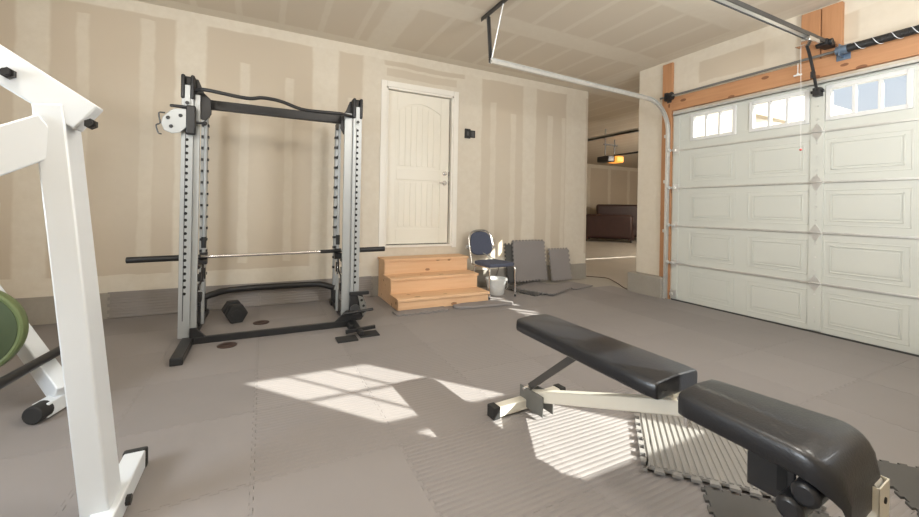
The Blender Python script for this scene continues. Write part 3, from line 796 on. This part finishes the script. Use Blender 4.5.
    MB().cyl((-.495,3.77,1.80),(-.44,3.77,1.80),.010).sphere((-.435,3.77,1.80),.018).build('pop_pin', 'black', t, smooth=True)
    # corner plates that carry the crossbar
    MB().prism([(-.53,2.175),(-.495,2.175),(-.455,2.07),(-.405,2.02),(-.40,1.90),(-.44,1.84),(-.50,1.86),(-.53,1.98)], 1, 3.868, 3.89).build('corner_plate', 'black', t, bevel=.004)
    MB().prism([(.775,2.165),(.735,2.165),(.70,2.07),(.66,2.02),(.65,1.90),(.68,1.84),(.74,1.86),(.775,1.98)], 1, 3.868, 3.89).build('corner_plate', 'black', t, bevel=.004)
    # low pulley station and foot plates on the right front upright
    c = MB(); c.box((.745,3.77,.30),(.93,3.80,.335)); c.prism([(.74,.06),(.86,.06),(.90,.12),(.90,.22),(.87,.30),(.75,.33)], 1, 3.775, 3.80); c.build('pulley_housing', 'black', t, bevel=.006)
    cp = MB().prism([(.82,.30),(.87,.28),(.90,.20),(.90,.12),(.87,.10),(.84,.20)], 1, 3.755, 3.768).build('pulley_guard', 'grey_plate', t, bevel=.003)
    h = MB()
    for (x, z) in ((.855,.255),(.875,.20),(.872,.145)): h.cyl((x,3.755,z),(x,3.75,z),.013, seg=10)
    merge(cp, h.build('guard_holes', 'hole', cp))
    MB().cyl((.795,3.76,.17),(.795,3.745,.17),.05, seg=20).build('low_pulley', 'dark_steel', t, bevel=.003)
    MB().cyl((.66,3.62,.175),(.93,3.62,.195),.013, seg=10).build('foot_rest_bar', 'black', t, smooth=True)
    MB().bar((.79,3.62,.18),(.79,3.79,.14),.03,.03).build('foot_rest_arm', 'black', t)
    MB().bar((.66,3.49,.05),(.92,3.49,.07),.03,.03).bar((.78,3.40,.05),(.78,3.79,.06),.04,.03).build('foot_plate_frame', 'black', t, bevel=.003)
    for (x, y) in ((.655,3.40),(.855,3.46)):
        MB().box((x-.085,y-.065,z0),(x+.085,y+.075,z0+.012)).build('foot_plate', 'rubber', t, bevel=.003)
rack()
def barbell():
    t = thing('barbell', 'silver barbell with black sleeves racked level across the power rack', 'barbell', (.085,4.2,.72))
    z = .685
    a, b_ = (-1.01,4.145,z-.018), (1.18,4.145,z+.012)
    A, B = Vector(a), Vector(b_)
    def at(f): return A.lerp(B, f)
    for f0, f1 in ((0,.195),(.805,1)):
        MB().cyl(at(f0), at(f1), .026, seg=18).build('sleeve', 'black', t, bevel=.003)
        g = .195 if f0 == 0 else .805; MB().cyl(at(g-.006), at(g+.006), .036, seg=18).build('collar', 'chrome', t, bevel=.003)
    MB().cyl(at(.195), at(.805), .0145, seg=14).build('shaft', 'chrome', t, smooth=True)
    MB().cyl(at(.20), at(.24), .022, seg=14).build('grip_ring', 'black', t); MB().cyl(at(.70), at(.79), .018, seg=14).build('grip_ring', 'black', t)
barbell()
def dumbbell():
    t = thing('hex_dumbbell', 'black hex dumbbell on the floor inside the power rack', 'dumbbell', (-.235,4.42,FT), R_(12), world=False)
    h = .098
    for y in (-.135, .055):
        b = MB(); hx = [(h*math.cos(PI/3*k), h*math.sin(PI/3*k)+h*.866) for k in range(6)]
        b.prism(hx, 1, y, y+.085); o = b.build('hex_head', 'rubber', t, bevel=.012, seg=3)
        f = MB(); f.cyl((0,y-.002 if y < 0 else y+.085,h*.866),(0,y-.004 if y < 0 else y+.088,h*.866),.045); f.build('head_badge', 'black', o, smooth=True)
    MB().cyl((0,-.06,h*.866),(0,.06,h*.866),.017).build('handle', 'chrome', t, smooth=True)
dumbbell()
for (x, y, lab) in ((0,4.215,'dark round metal disc on the floor right of the hex dumbbell'),(-.242,3.64,'dark round metal disc on the floor before the rack crossbar')):
    o = MB().lathe([(.001,0),(.07,0),(.072,.004),(.066,.008),(.03,.008),(.026,.006),(.001,.006)], seg=28).build('floor_disc', 'disc', smooth=True)
    o.location = (x, y, FT); tag(o, lab, 'disc')

# ------------------------------------------------------------------ adjustable bench
def bench():
    rz = R_(4.0)
    t = thing('weight_bench', 'black padded adjustable weight bench with cream frame in the foreground', 'weight bench', (1.385,1.83,FT), rz, world=False)
    # local frame: +y goes towards the head end, pads run towards -y
    z0 = 0
    MB().bar((-.245,0,.035),(.245,0,.035),.055,.055).build('front_crossbar', 'cream_paint', t, bevel=.004)
    for s in (-1,1): MB().box((s*.245-.022,-.033,.002),(s*.245+.022,.033,.068)).build('end_cap', 'rubber', t, bevel=.005)
    MB().bar((0,.02,.06),(0,-.95,.42),.06,.058,up=(0,.25,1)).build('main_beam', 'cream_paint', t, bevel=.005)
    b = MB(); b.box((-.040,-.16,.02),(-.034,.03,.13)).box((.034,-.16,.02),(.040,.03,.13)); b.build('pivot_bracket', 'grey_plate', t, bevel=.002)
    MB().cyl((-.055,-.02,.125),(.055,-.02,.125),.009, seg=10).build('pivot_bolt', 'chrome', t)
    MB().bar((0,-.01,.12),(0,-.40,.455),.012,.038,up=(0,1,1)).build('support_strut', 'strut', t, bevel=.002)
    MB().bar((0,-.30,.445),(0,-.86,.43),.05,.03).build('back_frame', 'cream_paint', t, bevel=.003)
    # back pad: tapered, rounded
    def pad(y0, y1, w0, w1, zt0, zt1, th, name, drop=0, n=16, narrow_end=.0):
        mb = MB(); rows = []
        for i in range(n+1):
            f = i/n; y = y0+(y1-y0)*f; w = (w0+(w1-w0)*f)/2; z = zt0+(zt1-zt0)*f
            e0 = min(1, (f*abs(y1-y0))/.03); e1 = min(1, ((1-f)*abs(y1-y0))/.05)
            w *= (.95+.05*math.sin(e0*PI/2))*(.93+.07*math.sin(e1*PI/2))
            zz = z
            dn = 0
            if drop:
                q = max(0, (f-.76)/.24); dn = drop*(1-math.sqrt(max(0,1-q*q)))*1.0; w *= 1-.26*q*q*q
            prof = []
            m = 20
            for k in range(m):
                a = 2*PI*k/m; cx, cz = math.cos(a), math.sin(a)
                px = w*abs(cx)**.20*(1 if cx >= 0 else -1); pz = th/2*abs(cz)**.34*(1 if cz >= 0 else -1)
                if pz > 0: pz += .008*(1-(px/w)**2)
                prof.append(Vector((px, y, zz-dn-th/2+pz)))
            rows.append([mb.bm.verts.new(p) for p in prof])
        for A, B in zip(rows, rows[1:]):
            for k in range(len(A)): mb.bm.faces.new((A[k], A[(k+1) % len(A)], B[(k+1) % len(A)], B[k]))
        mb.bm.faces.new(rows[0][::-1]); mb.bm.faces.new(rows[-1])
        o = mb.build(name, 'vinyl', t, bevel=.010, seg=3)
        return o
    bp = pad(-.02, -.865, .25, .30, .528, .505, .068, 'back_pad')
    sp = MB(); sp.tube([(-.120,-.03,.485),(-.148,-.83,.452)], .003, 5).tube([(.120,-.03,.485),(.148,-.83,.452)], .003, 5); sp.build('piping', 'black', bp)
    seat = pad(-.935, -1.385, .26, .350, .497, .500, .082, 'seat_pad', drop=.10, n=30)
    # near end
    MB().box((-.075,-1.255,.28),(-.065,-1.13,.43)).build('adjuster_plate', 'black', t, bevel=.012)
    MB().box((-.0765,-1.235,.31),(-.0755,-1.21,.39)).build('adjuster_slot', 'hole', t)
    for i, (y, z) in enumerate(((-1.30,.375),(-1.265,.315))):
        r = MB(); r.cyl((-.155,y,z),(-.02,y,z),.034, seg=24); r.build('leg_roller', 'vinyl', t, bevel=.012)
    b = MB(); x0, x1, ya, yb, zt = .045, .135, -1.40, -1.345, .385
    b.box((x0,ya,.06),(x0+.004,yb,zt)).box((x1-.004,ya,.06),(x1,yb,zt)).box((x0,ya,.06),(x1,ya+.004,zt)).box((x0,yb-.004,.06),(x1,yb,zt)).box((x0+.004,ya+.004,.06),(x1-.004,yb-.004,zt-.03)); b.build('rear_post', 'cream_paint', t, bevel=.001)
    MB().cyl((x0+.015,(ya+yb)/2,zt-.012),(x1-.015,(ya+yb)/2,zt-.012),.018).build('post_insert', 'bucket', t, smooth=True)
    MB().cyl((.09,ya,.34),(.09,ya-.003,.34),.009, seg=12).build('bolt_hole', 'hole', t)
    MB().bar((-.25,-1.38,.050),(.33,-1.38,.050),.055,.055).build('rear_crossbar', 'cream_paint', t, bevel=.004)
    MB().bar((0,-.93,.385),(0,-1.22,.375),.05,.035).build('seat_frame', 'cream_paint', t, bevel=.003)
    MB().cyl((0,-.90,.43),(0,-.90,.33),.012).cyl((-.06,-.905,.445),(.06,-.905,.445),.010).build('seat_pivot', 'chrome', t, smooth=True)
bench()

# ------------------------------------------------------------------ white machine at the left
def machine():
    t = thing('white_exercise_machine', 'white steel tube exercise machine cropped at the left edge', 'exercise machine', (-.60,1.8,FT))
    # front leaning post: bottom (-.55,1.80), top (-.66,1.90)
    p0 = Vector((-.492,1.80,.055)); p1 = Vector((-.642,1.83,1.47))
    MB().bar(p0, p1, .078, .135, up=(0,1,0)).build('post', 'white_paint', t, bevel=.006)
    # foot of the post
    MB().bar((-.470,2.10,.052),(-.470,1.10,.052),.073,.078).build('foot_rail', 'white_paint', t, bevel=.005)
    MB().box((-.512,2.09,FT),(-.428,2.12,.096)).build('foot_cap', 'rubber', t, bevel=.008)
    MB().cyl((-.434,1.83,.052),(-.418,1.83,.052),.018, seg=6).build('foot_bolt', 'black', t)
    # top beam, running down to the right over the post
    a = Vector((-.545,1.80,1.435)); b = Vector((-1.25,1.80,1.92))
    MB().bar(a, b, .07, .105).build('top_beam', 'white_paint', t, bevel=.006)
    d = (b-a).normalized()
    for q in (-.02, .225):
        c = a+d*q; MB().cyl(c+Vector((0,-.034,-.01)), c+Vector((0,-.052,-.01)), .018, seg=6).cyl(c+Vector((0,-.05,-.01)), c+Vector((0,-.066,-.01)), .011).build('bolt', 'black', t)
    # side arm going down to the left towards the viewer
    MB().bar((-.645,1.80,1.375),(-1.12,1.50,1.02),.075,.135).build('side_arm', 'white_paint', t, bevel=.006)
    # rear frame seen low at the left
    MB().bar((-1.56,3.57,.58),(-.955,2.86,.10),.075,.11,up=(0,0,1)).build('rear_strut', 'white_paint', t, bevel=.006)
    MB().bar((-1.015,2.77,.060),(-.945,3.01,.060),.075,.078).build('rear_foot_rail', 'white_paint', t, bevel=.006)
    MB().cyl((-1.028,2.725,.061),(-1.006,2.80,.061),.046, seg=20).build('rear_foot_cap', 'rubber', t, bevel=.006)
    MB().cyl((-1.03,3.08,.29),(-1.085,2.48,.30),.024, seg=18).build('weight_peg', 'black', t, bevel=.004)
    MB().cyl((-1.32,3.25,.49),(-1.32,2.66,.49),.022, seg=18).build('weight_peg', 'black', t, bevel=.004)
    MB().bar((-1.56,3.57,.56),(-1.56,3.57,1.12),.07,.07,up=(0,1,0)).bar((-1.56,3.60,1.10),(-1.12,1.50,1.02),.07,.07).bar((-1.25,1.80,1.90),(-1.12,1.50,1.02),.07,.07).build('upper_brace', 'white_paint', t, bevel=.004)
machine()
def plate():
    t = thing('weight_plate', 'round green weight plate cropped at the left edge of the picture', 'weight plate', (-1.27,2.82,.26))
    # disc standing upright beside the peg
    c = Vector((-1.32,2.82,.49)); ax = Vector((.0,-1,.0)).normalized()
    q = Vector((0,0,1)).rotation_difference(ax); m4 = Matrix.Translation(c) @ q.to_matrix().to_4x4()
    MB().lathe([(.0305,-.035),(.205,-.035),(.228,-.03),(.235,-.015),(.235,.012),(.230,.026),(.220,.030),(.210,.022),(.0305,.020)], seg=56, mtx=m4, closed=True).build('rim', 'green', t, smooth=True)
    MB().lathe([(.0305,.019),(.208,.021),(.206,.024),(.06,.026),(.05,.034),(.0305,.034)], seg=48, mtx=m4, closed=True).build('face', 'green_dark', t, smooth=True)
plate()

# ------------------------------------------------------------------ far bay
def sofa(name, c, w, d, h, rz, label, arm=.22, armh=.65):
    t = thing(name, label, 'sofa', (c[0],c[1],0), rz, world=False)
    MB().box((-w/2+arm,-d/2,.10),(w/2-arm,d/2-.12,.44)).build('seat_base', 'leather', t, bevel=.05, seg=3)
    MB().box((-w/2+.05,d/2-.28,.12),(w/2-.05,d/2,h)).build('backrest', 'leather', t, bevel=.09, seg=4)
    for s in (-1,1):
        a = MB(); xx = s*(w/2-arm/2); a.box((xx-arm/2,-d/2,.08),(xx+arm/2,d/2-.05,armh-.06)).cyl((xx,-d/2,armh-.08),(xx,d/2-.05,armh-.08),arm/2+.03, seg=20); a.build('armrest', 'leather', t, bevel=.02)
        for y in (-d/2+.06, d/2-.08): MB().cyl((s*(w/2-.1),y,0),(s*(w/2-.1),y,.10),.03).build('leg', 'black', t)
sofa('brown_sofa', (11.75,10.75), 1.75, .85, 1.02, R_(-48)+PI, 'dark brown leather sofa seen from behind through the opening, the nearer one')
sofa('brown_sofa', (13.2,11.5), 2.0, .85, 1.42, R_(-42)+PI, 'tall-backed dark brown sofa standing behind the nearer brown sofa')
def far_opener():
    t = thing('far_bay_opener', 'garage door opener with glowing amber lamp hanging in the next bay', 'door opener', (8.55,7.8,2.6))
    MB().box((8.35,7.70,2.50),(8.62,8.10,2.66)).build('motor_housing', 'dark_steel', t, bevel=.02)
    MB().box((8.60,7.64,2.49),(8.90,7.98,2.67)).build('lamp_lens', 'lamp_orange', t, bevel=.04)
    MB().box((8.60,3.8,2.66),(8.66,7.75,2.70)).build('rail', 'dark_steel', t)
    b = MB(); b.box((8.44,7.90,2.66),(8.47,7.91,HC)).box((8.80,7.90,2.66),(8.83,7.91,HC)).box((8.40,7.89,2.98),(8.9,7.92,3.01)); b.build('hanging_straps', 'dark_steel', t)
far_opener()
tag(MB().box((7.48,3.9,2.95),(7.53,9.2,2.99)).box((7.48,3.9,2.95),(7.485,9.2,3.03)).build('far_bay_track', 'galv', org=(7.5,6.5,2.95)), 'horizontal steel door track under the ceiling of the next bay', 'door track')
MB().box((7.49,7.0,3.03),(7.51,7.03,HC)).box((7.49,5.2,3.03),(7.51,5.23,HC)).build('track_hanger', 'galv', bpy.data.objects['far_bay_track'], org=(7.5,6.5,2.95))
tag(MB().tube([(4.95,5.35,.006),(5.05,5.1,.006),(5.25,4.85,.006),(5.15,4.6,.006),(5.02,4.38,.006),(4.86,4.15,.006),(4.80,3.99,.006),(4.86,3.945,.006)], .006, 6, 8).build('extension_cord', 'cord', org=(5,4.6,0), smooth=True), 'thin brown cord snaking over the concrete through the opening', 'cord')

# ------------------------------------------------------------------ outdoors
struct(MB().box((-40,-60,-.30),(70,60,-.13)).build('ground', 'concrete'))
def neighbour():
    t = thing('neighbour_house', 'white clapboard house across the drive seen through the garage door panes', 'house', (20,12,-.13))
    MB().box((17,11,-.13),(27,22,4.2)).build('siding_wall', 'siding', t)
    MB().prism([(16.3,4.1),(27.7,4.1),(22,7.2)], 1, 10.6, 22.5).build('roof', 'grey_plate', t)
neighbour()

# ------------------------------------------------------------------ light
w = bpy.data.worlds.new('sky'); S.world = w; w.use_nodes = True
nt = w.node_tree; bg = nt.nodes['Background']
tc = nt.nodes.new('ShaderNodeTexCoord'); sp = nt.nodes.new('ShaderNodeSeparateXYZ'); nt.links.new(tc.outputs['Generated'], sp.inputs[0])
cr = nt.nodes.new('ShaderNodeValToRGB'); nt.links.new(sp.outputs[2], cr.inputs[0])
cr.color_ramp.elements[0].position = 0.0; cr.color_ramp.elements[0].color = (.96,.98,1,1)
cr.color_ramp.elements[1].position = .8; cr.color_ramp.elements[1].color = (.50,.68,1,1)
nt.links.new(cr.outputs[0], bg.inputs[0]); bg.inputs[1].default_value = .62

sun = bpy.data.lights.new('sun', 'SUN'); sun.energy = 12; sun.angle = R_(.5); sun.color = (1,.96,.88)
so = bpy.data.objects.new('sun', sun); COL.objects.link(so)
d = Vector((.64,-.77,1/1.55)); so.rotation_euler = d.to_track_quat('Z', 'Y').to_euler()

def area(name, loc, size, power, col, rot=(0,0,0), sy=None):
    l = bpy.data.lights.new(name, 'AREA'); l.energy = power; l.color = col; l.size = size
    if sy: l.shape = 'RECTANGLE'; l.size_y = sy
    o = bpy.data.objects.new(name, l); COL.objects.link(o); o.location = loc; o.rotation_euler = rot; return o
def added_ceiling_light(x, y, power, label):  # out-of-view fixture added to carry a fill lamp for the room
    t = thing('added_ceiling_light', label, 'added fill light', (x,y,HC))
    MB().cyl((x,y,HC-.03),(x,y,HC),.06).build('ceiling_rose', 'frame_white', t, bevel=.005)
    MB().cyl((x,y,HC-.22),(x,y,HC-.03),.012).build('stem', 'frame_white', t)
    MB().cyl((x,y,HC-.27),(x,y,HC-.22),.035).build('added_socket', 'frame_white', t)
    l = bpy.data.lights.new('fill_light', 'POINT'); l.energy = power; l.color = (1,.955,.89); l.shadow_soft_size = .22
    o = bpy.data.objects.new('fill_light', l); COL.objects.link(o); o.location = (x,y,HC-.70)
added_ceiling_light(-.9, 1.5, 30, 'added unseen fill light fixture on the ceiling over the white machine')
added_ceiling_light(1.2, 1.0, 46, 'added unseen fill light fixture on the ceiling behind the bench')
added_ceiling_light(2.5, .5, 20, 'added unseen fill light fixture on the ceiling near the garage door')
l = bpy.data.lights.new('far_fill', 'POINT'); l.energy = 210; l.color = (1,.94,.86); l.shadow_soft_size = .2  # unseen lamp added behind the pillar to brighten the far bay
o = bpy.data.objects.new('far_fill', l); COL.objects.link(o); o.location = (11,5.2,2.4)
# area lamp added inside the sash window, tilted up to brighten the ceiling
area('window_fill', ((WX0+WX1)/2, YF+.02, 2.0), .8, 55, (.93,.96,1), (R_(115),0,0), 1.3)

area('left_window_fill', (XL+.03, 1.4, 1.6), 1.5, 75, (.86,.93,1), (0,R_(-112),0), 1.1)  # cool side fill lamp added in front of the left wall
# ------------------------------------------------------------------ camera
f, a, r, y0 = 391.32, .464926, .01819, 208.23
F = Vector((math.sin(a), math.cos(a), 0)); Rv = Vector((math.cos(a), -math.sin(a), 0)); U = Vector((0,0,1))
cx = Rv*math.cos(r)+U*math.sin(r); cu = -Rv*math.sin(r)+U*math.cos(r)
cam = bpy.data.cameras.new('camera'); co = bpy.data.objects.new('camera', cam); COL.objects.link(co)
mw = Matrix((cx, cu, -F)).transposed().to_4x4(); mw.translation = (0,0,1.15); co.matrix_world = mw
cam.sensor_width = 36; cam.lens = f*36/919; cam.shift_y = -(258.5-y0)/919; cam.clip_start = .02
S.camera = co
vs = S.view_settings; vs.view_transform = 'Standard'; vs.look = 'None'; vs.gamma = 1; vs.use_curve_mapping = False; vs.exposure = .62
S.cycles.max_bounces = 8; S.cycles.diffuse_bounces = 5
